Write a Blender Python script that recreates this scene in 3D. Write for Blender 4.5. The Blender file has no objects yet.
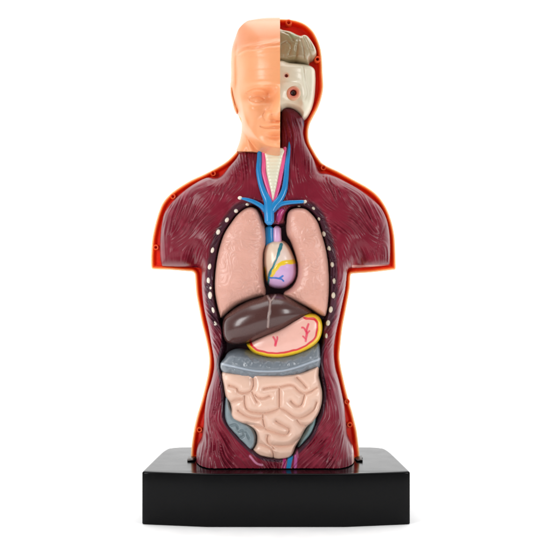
import bpy, math
import numpy as np

# ---------------------------------------------------------------- units
K = 0.0006          # one traced unit = 0.6 mm
D = 1035.0          # camera distance to the split plane of the torso, in units
FLOOR = 509.0       # image row of the floor on the split plane
TOP = 459.5         # image row of the base's top on the split plane
rng = np.random.RandomState(7)

def world(px, py, h):
    """traced coordinates (column, row on the split plane) and height towards the viewer -> metres"""
    px, py, h = np.broadcast_arrays(np.asarray(px, float), np.asarray(py, float), np.asarray(h, float))
    return np.stack([(px - 275) * K, -h * K, (FLOOR - py) * K], -1)

def at(px, py, h):
    """a point seen in the photo at (px,py) lying h units in front of the split plane"""
    s = (D - h) / D
    return 275 + (np.asarray(px, float) - 275) * s, 275 + (np.asarray(py, float) - 275) * s

def lin(r, g, b):
    f = lambda c: (c / 255 / 12.92) if c / 255 <= 0.04045 else ((c / 255 + 0.055) / 1.055) ** 2.4
    return np.array([f(r), f(g), f(b)])

def smooth(a, b, x):
    t = np.clip((x - a) / (b - a), 0, 1)
    return t * t * (3 - 2 * t)

def spline(pts, closed=True, n=6):
    p = np.array(pts, float)
    out = []
    N = len(p)
    for i in range(N if closed else N - 1):
        if closed:
            a, b, c, d = p[i - 1], p[i], p[(i + 1) % N], p[(i + 2) % N]
        else:
            a, b, c, d = p[max(i - 1, 0)], p[i], p[i + 1], p[min(i + 2, N - 1)]
        for k in range(n):
            t = k / n
            out.append(0.5 * ((2 * b) + (-a + c) * t + (2 * a - 5 * b + 4 * c - d) * t * t + (-a + 3 * b - 3 * c + d) * t ** 3))
    if not closed:
        out.append(p[-1])
    return np.array(out)

def seg_dist(x, y, P, closed=True, w=None):
    """distance to polyline, nearest point, (optional) interpolated value along it"""
    x = x.ravel(); y = y.ravel()
    A = P if closed else P[:-1]
    B = np.roll(P, -1, 0) if closed else P[1:]
    dd = np.full(x.shape, 1e9); nx = np.zeros_like(dd); ny = np.zeros_like(dd); tt = np.zeros_like(dd)
    C = 20000
    E = B - A; L = np.maximum((E ** 2).sum(1), 1e-9)
    for s in range(0, len(x), C):
        X = x[s:s + C, None]; Y = y[s:s + C, None]
        t = np.clip(((X - A[:, 0]) * E[:, 0] + (Y - A[:, 1]) * E[:, 1]) / L, 0, 1)
        qx = A[:, 0] + t * E[:, 0]; qy = A[:, 1] + t * E[:, 1]
        d2 = (X - qx) ** 2 + (Y - qy) ** 2
        j = d2.argmin(1); r = np.arange(len(j))
        dd[s:s + C] = np.sqrt(d2[r, j]); nx[s:s + C] = qx[r, j]; ny[s:s + C] = qy[r, j]
        tt[s:s + C] = (j + t[r, j]) / len(A)
    return dd, nx, ny, tt

def inside(x, y, P):
    sh = x.shape; x = x.ravel(); y = y.ravel()
    r = np.zeros(x.shape, bool)
    Q = np.roll(P, -1, 0)
    for (x0, y0), (x1, y1) in zip(P, Q):
        if y0 == y1: continue
        c = ((y0 > y) != (y1 > y)) & (x < (x1 - x0) * (y - y0) / (y1 - y0) + x0)
        r ^= c
    return r.reshape(sh)

def sdf(x, y, P):
    d = seg_dist(x, y, P)[0].reshape(x.shape)
    return np.where(inside(x, y, P), d, -d)      # positive inside

def line_d(x, y, pts, n=5):
    return seg_dist(x, y, spline(pts, False, n), False)[0].reshape(x.shape)

_tab = rng.rand(512, 512)
def vnoise(x, y, s, seed=0):
    u = x / s + seed * 17.31 + 100; v = y / s + seed * 9.7 + 100
    i = np.floor(u).astype(int); j = np.floor(v).astype(int)
    fu = u - i; fv = v - j
    fu = fu * fu * (3 - 2 * fu); fv = fv * fv * (3 - 2 * fv)
    T = lambda a, b: _tab[a % 512, b % 512]
    return (T(i, j) * (1 - fu) + T(i + 1, j) * fu) * (1 - fv) + (T(i, j + 1) * (1 - fu) + T(i + 1, j + 1) * fu) * fv - 0.5

def lic(x0, y0, x1, y1, st, dirf, L=10, seed=0, fibre=0):
    """noise drawn out along a flow field -> sampler of grooves and ridges"""
    nx = int((x1 - x0) / st) + 1; ny = int((y1 - y0) / st) + 1
    gx, gy = np.meshgrid(x0 + np.arange(nx) * st, y0 + np.arange(ny) * st)
    R = np.random.RandomState(seed).rand(ny, nx)
    def sweep(R):
      acc = R.copy(); n = 1
      for sgn in (1, -1):
        X = gx.copy(); Y = gy.copy(); px = py = None
        for k in range(int(L / st)):
            i = np.clip(((Y - y0) / st).round().astype(int), 0, ny - 1)
            j = np.clip(((X - x0) / st).round().astype(int), 0, nx - 1)
            vx = U[i, j]; vy = W[i, j]
            if px is not None:
                f = np.sign(vx * px + vy * py); f[f == 0] = 1
                vx = vx * f; vy = vy * f
            else:
                vx = vx * sgn; vy = vy * sgn
            px, py = vx, vy
            X = X + vx * st; Y = Y + vy * st
            a = np.clip((X - x0) / st, 0, nx - 1.001); b = np.clip((Y - y0) / st, 0, ny - 1.001)
            i = b.astype(int); j = a.astype(int); fu = a - j; fv = b - i
            acc += (R[i, j] * (1 - fu) + R[i, j + 1] * fu) * (1 - fv) + (R[i + 1, j] * (1 - fu) + R[i + 1, j + 1] * fu) * fv; n += 1
      return acc / n
    def blur(a, r):
        for ax in (0, 1):
            a = sum(np.roll(a, k, ax) for k in range(-r, r + 1)) / (2 * r + 1)
        return a
    U, W = dirf(gx, gy)
    acc = sweep(R)
    for k in range(fibre):
        acc = acc - blur(blur(acc, 2), 2); acc = np.clip(acc / acc.std(), -2, 2); acc = sweep(acc)
    if fibre: acc = acc - blur(blur(acc, 3), 3)
    acc = (acc - acc.mean()) / acc.std()
    def samp(x, y):
        u = np.clip((x - x0) / st, 0, nx - 1.001); v = np.clip((y - y0) / st, 0, ny - 1.001)
        i = v.astype(int); j = u.astype(int); fu = u - j; fv = v - i
        return (acc[i, j] * (1 - fu) + acc[i, j + 1] * fu) * (1 - fv) + (acc[i + 1, j] * (1 - fu) + acc[i + 1, j + 1] * fu) * fv
    return samp

def swell(P, st=1.25, it=2500):
    """soap-film swelling over an outline, 0 at the edge to 1 at the fullest point"""
    P = np.asarray(P, float); x0, y0 = P.min(0) - 2 * st; x1, y1 = P.max(0) + 2 * st
    nx = int((x1 - x0) / st) + 2; ny = int((y1 - y0) / st) + 2
    gx, gy = np.meshgrid(x0 + np.arange(nx) * st, y0 + np.arange(ny) * st)
    m = inside(gx, gy, P).astype(float); u = np.zeros((ny, nx))
    for k in range(it):
        v = np.zeros_like(u); v[1:-1, 1:-1] = (u[1:-1, :-2] + u[1:-1, 2:] + u[:-2, 1:-1] + u[2:, 1:-1] + 1) / 4
        u = v * m
    w = np.sqrt(u / u.max())
    for k in range(2): w[1:-1, 1:-1] = (w[1:-1, 1:-1] * 4 + w[1:-1, :-2] + w[1:-1, 2:] + w[:-2, 1:-1] + w[2:, 1:-1]) / 8
    def f(x, y):
        a = np.clip((x - x0) / st, 0, nx - 1.001); b = np.clip((y - y0) / st, 0, ny - 1.001)
        i = b.astype(int); j = a.astype(int); fu = a - j; fv = b - i
        return (w[i, j] * (1 - fu) + w[i, j + 1] * fu) * (1 - fv) + (w[i + 1, j] * (1 - fu) + w[i + 1, j + 1] * fu) * fv
    return f

# ---------------------------------------------------------------- materials
def material(name, color=None, rough=0.35, spec=0.5, coat=0.0, sss=0.0, sss_r=(1, .4, .2), sss_s=3.0,
             paint=False, mottle=0.05, mscale=900, bump=0.0, bscale=1500, coat_rough=0.1):
    m = bpy.data.materials.new(name); m.use_nodes = True
    nt = m.node_tree; N = nt.nodes; bs = N['Principled BSDF']
    tc = N.new('ShaderNodeTexCoord')
    nz = N.new('ShaderNodeTexNoise'); nz.inputs['Scale'].default_value = mscale / 10; nz.inputs['Detail'].default_value = 5
    nt.links.new(tc.outputs['Object'], nz.inputs['Vector'])
    mx = N.new('ShaderNodeMix'); mx.data_type = 'RGBA'; mx.blend_type = 'MULTIPLY'
    mr = N.new('ShaderNodeMapRange'); mr.inputs['From Min'].default_value = .3; mr.inputs['From Max'].default_value = .7
    mr.inputs['To Min'].default_value = 1 - mottle; mr.inputs['To Max'].default_value = 1 + mottle
    nt.links.new(nz.outputs['Fac'], mr.inputs['Value'])
    cb = N.new('ShaderNodeCombineColor')
    for i in range(3): nt.links.new(mr.outputs['Result'], cb.inputs[i])
    mx.inputs['Factor'].default_value = 1
    if paint:
        at_ = N.new('ShaderNodeAttribute'); at_.attribute_name = 'paint'
        nt.links.new(at_.outputs['Color'], mx.inputs['A'])
    else:
        mx.inputs['A'].default_value = (*color, 1)
    nt.links.new(cb.outputs['Color'], mx.inputs['B'])
    nt.links.new(mx.outputs['Result'], bs.inputs['Base Color'])
    bs.inputs['Specular IOR Level'].default_value = spec
    nr = N.new('ShaderNodeMapRange'); nr.inputs['From Min'].default_value = .3; nr.inputs['From Max'].default_value = .7
    nr.inputs['To Min'].default_value = rough * .85; nr.inputs['To Max'].default_value = rough * 1.2
    nt.links.new(nz.outputs['Fac'], nr.inputs['Value']); nt.links.new(nr.outputs['Result'], bs.inputs['Roughness'])
    bs.inputs['Coat Weight'].default_value = coat; bs.inputs['Coat Roughness'].default_value = coat_rough
    if sss:
        bs.inputs['Subsurface Weight'].default_value = sss
        bs.inputs['Subsurface Radius'].default_value = sss_r
        bs.inputs['Subsurface Scale'].default_value = sss_s * K
    if bump:
        n2 = N.new('ShaderNodeTexNoise'); n2.inputs['Scale'].default_value = bscale; n2.inputs['Detail'].default_value = 4
        nt.links.new(tc.outputs['Object'], n2.inputs['Vector'])
        b = N.new('ShaderNodeBump'); b.inputs['Strength'].default_value = bump; b.inputs['Distance'].default_value = K
        nt.links.new(n2.outputs['Fac'], b.inputs['Height']); nt.links.new(b.outputs['Normal'], bs.inputs['Normal'])
    return m

M_base = material('black_plastic', lin(11, 11, 12), rough=.18, spec=.11, coat=0, coat_rough=.22, mottle=.1, bump=.012, bscale=2500)
M_shell = material('orange_vinyl', paint=True, rough=.38, spec=.35, sss=.5, sss_s=5, bump=.05, bscale=1200)
M_muscle = material('maroon_paint', paint=True, rough=.3, spec=.27, mottle=.12, mscale=700, bump=.06, bscale=1300)
M_skin = material('peach_vinyl', paint=True, rough=.36, spec=.5, sss=.1, sss_s=4, coat=.1, mottle=.03, bump=.04, bscale=900)
M_bone = material('ivory_paint', paint=True, rough=.32, spec=.5, mottle=.04, bump=.06, coat=.2)
M_organ = material('gloss_organ_paint', paint=True, rough=.3, spec=.5, mottle=.04, bump=.06, coat=.3, coat_rough=.15)
M_lung = material('lung_paint', paint=True, rough=.3, spec=.45, mottle=.05, bump=.12, bscale=1600, sss=.1)
M_liver = material('liver_paint', paint=True, rough=.26, spec=.5, mottle=.05, coat=.2, coat_rough=.12)
M_vein = material('blue_paint', lin(22, 128, 190), rough=.28, spec=.5, coat=.3, mottle=.1)
M_art = material('pink_paint', lin(222, 84, 138), rough=.3, spec=.5, coat=.3, mottle=.1)
M_brown = material('brown_plastic', lin(46, 32, 24), rough=.35, mottle=.2)
M_floor = material('white_table', (.93, .93, .93), rough=.6, spec=.2, mottle=.01)

# ---------------------------------------------------------------- mesh makers
C = bpy.context.scene.collection
def link_mesh(name, V, F, mat, parent=None, paint=None, sharp=50):
    me = bpy.data.meshes.new(name)
    F = [np.asarray(f) for f in F]
    me.vertices.add(len(V)); me.vertices.foreach_set('co', np.asarray(V, np.float32).ravel())
    flat = np.concatenate([f.ravel() for f in F]); tot = np.concatenate([np.full(len(f), f.shape[1]) for f in F])
    st = np.concatenate([[0], np.cumsum(tot)[:-1]])
    me.loops.add(len(flat)); me.loops.foreach_set('vertex_index', flat.astype(np.int32))
    me.polygons.add(len(tot)); me.polygons.foreach_set('loop_start', st.astype(np.int32))
    me.update(calc_edges=True); me.validate()
    me.polygons.foreach_set('use_smooth', np.ones(len(me.polygons), bool))
    if paint is not None and len(me.vertices) == len(paint):
        a = me.attributes.new('paint', 'FLOAT_COLOR', 'POINT')
        c = np.concatenate([np.clip(paint, 0, 1), np.ones((len(paint), 1))], 1)
        a.data.foreach_set('color', c.astype(np.float32).ravel())
    me.set_sharp_from_angle(angle=math.radians(sharp))
    me.materials.append(mat)
    o = bpy.data.objects.new(name, me); C.objects.link(o)
    if parent is not None: o.parent = parent
    return o

def center_origin(o):
    """move a top-level mesh's origin to the bottom centre of its geometry"""
    me = o.data; n = len(me.vertices); co = np.zeros(n * 3, np.float32)
    me.vertices.foreach_get('co', co); co = co.reshape(-1, 3)
    c = np.array([(co[:, 0].min() + co[:, 0].max()) / 2, (co[:, 1].min() + co[:, 1].max()) / 2, co[:, 2].min()])
    me.vertices.foreach_set('co', (co - c).ravel().astype(np.float32)); me.update()
    o.location = c; return o

def relief(name, poly, hf, mat, step=.7, back=0.0, parent=None, pf=None, sharp=50, backf=None, backc=None):
    """solid whose outline is poly (on the split plane), front surface hf(x,y,d), flat or shaped back"""
    P = np.asarray(poly, float)
    x0, y0 = P.min(0) - step; x1, y1 = P.max(0) + step
    nx = int((x1 - x0) / step) + 2; ny = int((y1 - y0) / step) + 2
    gx, gy = np.meshgrid(x0 + np.arange(nx) * step, y0 + np.arange(ny) * step)
    cin = inside(gx[:-1, :-1] + step / 2, gy[:-1, :-1] + step / 2, P)
    idx = np.arange(nx * ny).reshape(ny, nx)
    q = np.stack([idx[:-1, :-1][cin], idx[1:, :-1][cin], idx[1:, 1:][cin], idx[:-1, 1:][cin]], 1)
    used = np.unique(q); remap = np.full(nx * ny, -1); remap[used] = np.arange(len(used))
    q = remap[q]
    X = gx.ravel()[used].copy(); Y = gy.ravel()[used].copy()
    e = np.concatenate([q[:, [0, 1]], q[:, [1, 2]], q[:, [2, 3]], q[:, [3, 0]]])
    n = len(used)
    key = e[:, 0].astype(np.int64) * n + e[:, 1]; rkey = e[:, 1].astype(np.int64) * n + e[:, 0]
    be = e[~np.isin(key, rkey)]
    bv = np.unique(be)
    _, sx, sy, _ = seg_dist(X[bv], Y[bv], P)
    X[bv] = sx; Y[bv] = sy
    # relax a ring next to the border so that no cell collapses
    d = seg_dist(X, Y, P)[0]; d[bv] = 0
    H = hf(X, Y, d)
    B = np.full(n, float(back)) if backf is None else backf(X, Y, d)
    H = np.maximum(H, B + .02)
    V = np.concatenate([world(X, Y, H), world(X, Y, B)])
    # seen from the front (-Y) a face must turn so that its normal points to -Y
    front = q
    backq = q[:, ::-1] + n
    wall = np.stack([be[:, 1], be[:, 0], be[:, 0] + n, be[:, 1] + n], 1)
    paint = None
    if pf is not None:
        c = pf(X, Y, H, d); paint = np.concatenate([c, c if backc is None else np.tile(backc, (len(c), 1))])
    return link_mesh(name, V, [front, backq, wall], mat, parent, paint, sharp)

def img(x, y, h):
    """where a surface point is traced in the photo"""
    s = D / (D - h)
    return 275 + (x - 275) * s, 275 + (y - 275) * s

def trace(pts, h, smooth_n=6):
    p = spline(pts, True, smooth_n) if smooth_n else np.array(pts, float)
    x, y = at(p[:, 0], p[:, 1], h)
    return np.stack([x, y], 1)

def prof(t):
    t = np.clip(t, 0, 1); return np.sqrt(1 - (1 - t) ** 2)

def wobble(x, y, a=.5):
    return x + a * 2 * vnoise(x, y, 3.1, 11), y + a * 2 * vnoise(x, y, 2.7, 12)

def lay(c, mask, col):
    mask = np.clip(mask, 0, 1)[:, None]
    return c * (1 - mask) + np.asarray(col) * mask

def tube(name, pts, radii, hs, mat, parent, seg=16, n=6, flat=.8):
    """round cord through photo points pts at heights hs"""
    p = np.array(pts, float); hs = np.broadcast_to(np.array(hs, float), (len(p),)); radii = np.broadcast_to(np.array(radii, float), (len(p),))
    A = spline(np.column_stack([p, hs, radii]), False, n)
    x, y = at(A[:, 0], A[:, 1], A[:, 2]); W = world(x, y, A[:, 2]); R = np.maximum(A[:, 3], .15) * K
    # rounded ends
    T = np.gradient(W, axis=0); T /= np.linalg.norm(T, axis=1)[:, None]
    W = np.concatenate([[W[0] - T[0] * R[0] * .6], W, [W[-1] + T[-1] * R[-1] * .6]]); R = np.concatenate([[R[0] * .5], R, [R[-1] * .5]])
    T = np.concatenate([[T[0]], T, [T[-1]]])
    up = np.array([0, -1.0, 0]); S = np.cross(T, up); S /= np.linalg.norm(S, axis=1)[:, None]; U = np.cross(S, T)
    a = np.arange(seg) / seg * 2 * math.pi
    V = W[:, None] + R[:, None, None] * (np.cos(a)[None, :, None] * S[:, None] + flat * np.sin(a)[None, :, None] * U[:, None])
    m = len(W); V = V.reshape(-1, 3)
    i = np.arange(m - 1)[:, None] * seg; j = np.arange(seg)[None]; k = (j + 1) % seg
    F = np.stack([i + j, i + k, i + seg + k, i + seg + j], -1).reshape(-1, 4)
    V = np.concatenate([V, [W[0], W[-1]]])
    c0 = np.stack([np.arange(seg), np.full(seg, m * seg), (np.arange(seg) + 1) % seg], 1)
    c1 = np.stack([(m - 1) * seg + np.arange(seg), (m - 1) * seg + (np.arange(seg) + 1) % seg, np.full(seg, m * seg + 1)], 1)
    o = link_mesh(name, V, [F, c0, c1], mat, parent, None, 60)
    return o

def lathe(name, px, py, h, prf, mat, parent, seg=28, sx=1, sy=1, rot=0, paint=None):
    """profile [(radius, height)] turned about the axis that faces the viewer"""
    x, y = at(px, py, h); a = np.arange(seg) / seg * 2 * math.pi
    V = []; Cc = []
    for k, (r, z) in enumerate(prf):
        u = r * sx * np.cos(a); v = r * sy * np.sin(a)
        V.append(world(x + u * math.cos(rot) - v * math.sin(rot), y + u * math.sin(rot) + v * math.cos(rot), h + z))
        if paint is not None: Cc.append(np.tile(paint[k], (seg, 1)))
    V = np.concatenate(V); m = len(prf)
    i = np.arange(m - 1)[:, None] * seg; j = np.arange(seg)[None]; k = (j + 1) % seg
    F = np.stack([i + j, i + seg + j, i + seg + k, i + k], -1).reshape(-1, 4)
    return link_mesh(name, V, [F], mat, parent, np.concatenate(Cc) if paint is not None else None, 60)

def top(o, label, cat, group=None):
    o['label'] = label; o['category'] = cat
    if group: o['group'] = group
    return o

# ---------------------------------------------------------------- setting
def sheet():
    a = np.arange(64) / 64 * 2 * math.pi; rr = [0.0, .12, .25, .36, .46]
    V = np.concatenate([np.stack([r * np.cos(a), r * np.sin(a), np.zeros(64)], 1) for r in rr[1:]]); F = []
    for k in range(len(rr) - 2):
        j = np.arange(64); F.append(np.stack([k * 64 + j, (k + 1) * 64 + j, (k + 1) * 64 + (j + 1) % 64, k * 64 + (j + 1) % 64], 1))
    F.append(np.arange(64)[None])
    o = link_mesh('table_surface', V, F, M_floor); o['kind'] = 'structure'; return o
sheet()

# ---------------------------------------------------------------- the torso model
torso = bpy.data.objects.new('anatomical_torso', None); C.objects.link(torso)
torso.location = (0, 0, 0); torso.empty_display_size = .02
top(torso, 'open maroon torso with orange rim standing on a black base, organs set inside', 'anatomy model')

# base: bowed front, slightly tapering sides, softened edges
def base():
    pl = [(-126, -60), (-125.6, -63.6), (-122, -65), (-68, -74.4), (-62, -75), (62, -75), (68, -74.4), (122, -65), (125.6, -63.6), (126, -60),
          (119, 45), (115.5, 66), (108, 72.5), (98, 75), (-98, 75), (-108, 72.5), (-115.5, 66), (-119, 45)]
    P = np.array(pl, float)
    # only round the corners lightly
    Q = []
    for i in range(len(P)):
        a, b, c = P[i - 1], P[i], P[(i + 1) % len(P)]
        for t in (.0, .5, 1.0):
            s = b + (a - b) * .25; e = b + (c - b) * .25
            Q.append((1 - t) ** 2 * s + 2 * t * (1 - t) * b + t * t * e)
    Q = np.array(Q); n = len(Q)
    T = np.roll(Q, -1, 0) - np.roll(Q, 1, 0); T /= np.linalg.norm(T, axis=1)[:, None]
    Nn = np.stack([T[:, 1], -T[:, 0]], 1)
    hz = FLOOR - TOP
    rings = [(.8, 0), (0, .9), (0, hz * .5), (0, hz - 1.8)] + [(1.8 * (1 - math.cos(t)), hz - 1.8 + 1.8 * math.sin(t)) for t in (.35, .8, 1.2, 1.57)] + [(2.6, hz), (3.4, hz)]
    V = []
    for ins, z in rings:
        R = Q - Nn * ins * (1 if ins < 9 else 1)
        V.append(np.column_stack([(R[:, 0] + 1) * K, R[:, 1] * K, np.full(n, z * K)]))
    F = []
    for k in range(len(rings) - 1):
        j = np.arange(n); F.append(np.stack([k * n + j, k * n + (j + 1) % n, (k + 1) * n + (j + 1) % n, (k + 1) * n + j], 1))
    F.append(((len(rings) - 1) * n + np.arange(n))[None]); F.append(np.arange(n)[::-1][None])
    link_mesh('base', np.concatenate(V), F, M_base, torso, None, 60)
base()

OUT = [(279, 18.5), (290, 19), (299, 21), (307, 25), (314.5, 33), (320, 46), (322, 58), (322.7, 72), (323.4, 87), (321.5, 98), (318, 108), (314, 115.5), (310, 123.6),
       (308.4, 132), (309.5, 142), (314, 151), (319, 159), (324.5, 164.5), (339, 171.5), (353.6, 179.5), (368, 187.5), (378.4, 196), (386.5, 208), (391.8, 222), (394.7, 236.5),
       (395.5, 251), (395.9, 263), (395.6, 269), (392, 270), (371, 272.4), (354, 273.6), (351, 275), (350.4, 280), (350, 287), (348, 299), (345.6, 312), (342.7, 327), (340.8, 343), (339.8, 356), (340.8, 366),
       (342.7, 375), (345.6, 388), (349, 401), (352, 411), (354.5, 421), (356.8, 431), (358.4, 443.6), (359.5, 453), (359.5, 459.5)]
OUTL = [(191, 459.5), (191, 453), (191.6, 445), (193.8, 430), (197.2, 415), (201, 402.5), (204.7, 388), (207.6, 375), (209, 363), (208.4, 352.6), (205.5, 338), (201.8, 323.6), (199, 309), (196.3, 294.5),
        (195.2, 281), (194.5, 274), (192, 271.7), (188, 271.3), (169, 269.8), (155, 269.3), (151.4, 268), (150.8, 262), (150.9, 253.6), (152, 239), (155, 224.5), (158.5, 212.5), (162.5, 203), (169, 195), (177.8, 188), (191, 180), (205.5, 173.3), (220, 165.5),
        (228, 160), (235, 153), (240, 146), (243, 137), (243, 128), (240, 119), (236, 110), (233.5, 100), (233, 86), (233.5, 70), (234, 56), (237, 44), (243, 33), (252, 25), (262, 20.5), (270, 19)]
outer = np.concatenate([spline(OUT, False, 5), spline(OUTL, False, 5)])
MUS = [(281, 109), (284, 107.5), (290, 107.5), (296, 110), (300.5, 114.5), (303.5, 119), (304.2, 126), (303.6, 134), (305.5, 143), (309.5, 151), (314, 160), (317, 168), (320, 173), (327, 174), (336, 177.2), (349, 184), (361, 190.8), (372.5, 199.5),
       (380, 207), (385, 216), (388, 226), (389.6, 238), (390, 252.5), (389.6, 262.5), (388.8, 265), (386, 265.6), (370, 267), (352, 268.2), (348, 269.5), (346.6, 274.5), (345, 289), (342, 303.6), (339, 318), (336.2, 331), (334, 345),
       (334, 357), (335.5, 368), (337.8, 376), (339.8, 384), (342, 394), (344, 404), (345.2, 415), (346, 425), (347, 433), (350, 440), (353, 447), (353.8, 454), (353.8, 458.5)]
MUSL = [(196.7, 458.5), (196.7, 451), (198.5, 443), (202, 436), (203.8, 424), (204.5, 413), (206, 401), (208, 391), (211.3, 380.5), (214, 368), (214, 358), (211.3, 342.5), (208.4, 326.5), (204.7, 310.5), (202.5, 294.5),
        (201.8, 283), (201.5, 271), (199.5, 268), (194, 267.3), (166, 266.6), (162, 265), (160.5, 258), (160.2, 248), (160.4, 238), (162, 224), (165.5, 211.5), (175.7, 198.6), (190, 186.8), (206.5, 178), (216, 178.5), (222, 175.5),
        (229, 167), (236, 159), (241.5, 150), (250, 149), (264, 149), (277, 149), (279.5, 140), (280, 122)]
mus = np.concatenate([spline(MUS, False, 5), spline(MUSL, False, 5)])

inr = {}
def shell_h(x, y, d):
    h = np.where(d < 1.2, -1.4 + 1.4 * prof(d / 1.2), 0)
    head = 1 - smooth(110, 135, y)
    h = h - (3.2 + 4.5 * head) * smooth(2.6, 5.0, d)
    return np.where(y > TOP - 3, np.minimum(h, -1), h)
def shell_b(x, y, d):
    db = np.minimum(d, 200)
    dd = seg_dist(x, y, np.concatenate([spline(OUTL, False, 3), spline(OUT, False, 3)]), False)[0]
    head = 1 - smooth(120, 165, y)
    return -(4 + (16 + 44 * head) * prof(dd / (34 + 4 * head)) + 26 * (1 - head) * prof(dd / 60) * (1 - smooth(60, 100, np.abs(x - 277)) * .6)) - 14 * head * smooth(0, 8, dd)
def shell_p(x, y, h, d):
    c = np.tile(lin(255, 196, 138), (len(x), 1))
    c = lay(c, smooth(.9, 2.0, d), lin(255, 92, 12))
    c = lay(c, smooth(2.4, 3.8, d), lin(252, 40, 8))
    return c
relief('shell', outer, shell_h, M_shell, step=.8, parent=torso, backf=shell_b, pf=shell_p, backc=lin(250, 176, 124), sharp=70)

CAV = [(251, 203.5), (243, 206), (235.5, 212), (228, 221.5), (221, 233), (216.5, 246), (213.6, 260), (211.8, 275), (211.2, 290), (213, 305), (216.5, 319), (220.5, 331), (221.5, 342), (219.5, 352), (217.2, 360), (217, 368), (219.5, 378), (221.5, 395), (221.8, 413), (224, 422.5),
       (231, 433), (241, 444), (252, 453.5), (262, 459.5), (275, 461.5), (290, 460.5), (298, 454), (305, 447), (313.5, 437), (319, 424), (323.5, 412), (325.8, 400), (325.8, 387), (323.5, 372), (323, 357), (324.5, 343), (325, 329), (329.5, 317), (332, 300), (332, 280), (331.3, 262),
       (328.5, 247), (324.5, 232), (320, 219), (312.5, 209), (305, 204.5), (297, 203.8), (289, 206), (284.5, 212), (283, 219), (282.5, 222), (276, 222.2), (268, 222.2), (266, 221.5), (263.5, 214), (260, 207), (256, 203.8)]
cav = spline(CAV, True, 4)

flow_pts = [(160, 245, 0, 1), (163, 222, .2, -1), (170, 205, .6, -1), (184, 203, .45, -1), (205, 185, 1, -.35), (178, 242, 1, -.5), (195, 232, .6, -.8), (172, 257, .1, 1), (190, 257, .3, -1),
            (218, 197, .3, -1), (228, 210, 1, -.55), (214, 222, 1, -.7), (236, 190, .8, -.9), (235, 172, .3, 1), (248, 165, .15, 1), (250, 185, .1, 1), (206, 262, -.2, 1), (205, 290, .6, 1), (207, 315, .7, 1),
            (213, 345, .6, 1), (213, 375, -.5, 1), (211, 395, -.1, 1), (205, 425, .05, 1), (202, 450, -.2, 1), (214, 445, .12, 1), (228, 440, .6, 1), (240, 455, .9, 1), (218, 410, -.3, 1), (225, 430, .7, 1), (240, 200, .6, -.5)]
fp = []
for a, b, c, d_ in flow_pts:
    fp.append((a, b, c, d_)); fp.append((556 - a, b, -c, d_))
fp += [(292, 120, .25, 1), (300, 135, .15, 1), (298, 155, .1, 1), (303, 170, .2, 1), (308, 182, .9, .6)]
fp = np.array(fp, float); fn = np.hypot(fp[:, 2], fp[:, 3]); fp[:, 2] /= fn; fp[:, 3] /= fn
def flow(x, y):
    c2 = np.zeros_like(x); s2 = np.zeros_like(x)
    for a, b, u, v in fp:
        w = 1 / ((x - a) ** 2 + (y - b) ** 2 + 20) ** 1.7
        c2 += w * (u * u - v * v); s2 += w * 2 * u * v
    an = .5 * np.arctan2(s2, c2) + .35 * vnoise(x, y, 16, 3)
    return np.cos(an), np.sin(an)
stria = lic(145, 100, 402, 475, .62, flow, 13, 1, 2)
stria2 = lic(145, 100, 402, 475, .5, flow, 7, 2, 1)

def Hplateau(x, y):
    b = np.interp(y, [105, 125, 150, 175, 200, 240, 300, 350, 400, 440, 462], [17, 20, 20, 26, 33, 39, 40, 38, 42, 49, 53])
    r = np.abs(x - 277.5)
    arm = smooth(62, 100, r) * (1 - smooth(268, 276, y))
    return b * (1 - arm) + arm * (26 + 2 * smooth(180, 240, y))
sideP = np.concatenate([spline(MUSL, False, 4), spline(MUS, False, 4)])   # border without the foot
def mus_core(x, y):
    dd = seg_dist(x, y, sideP, False)[0]
    R = 12 + 9 * smooth(400, 450, y) + 4 * smooth(60, 90, np.abs(x - 277)) 
    P_ = Hplateau(x, y)
    h = -1.5 + (P_ + 1.5) * prof(dd / R) ** .9
    # hollow between arm and flank
    for cx, sgn in ((196, 1), (358, -1)):
        q = np.exp(-(((x - cx) / 7) ** 2 + ((y - 262) / 12) ** 2)); h -= 17 * q
        q = np.exp(-(((x - cx - sgn * -14) / 13) ** 2 + ((y - 238) / 17) ** 2)); h += 3.0 * q
    # chest and collar swellings
    for cx in (226, 330):
        h += 2.6 * np.exp(-(((x - cx) / 20) ** 2 + ((y - 192) / 9) ** 2))
    return h, dd
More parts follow.
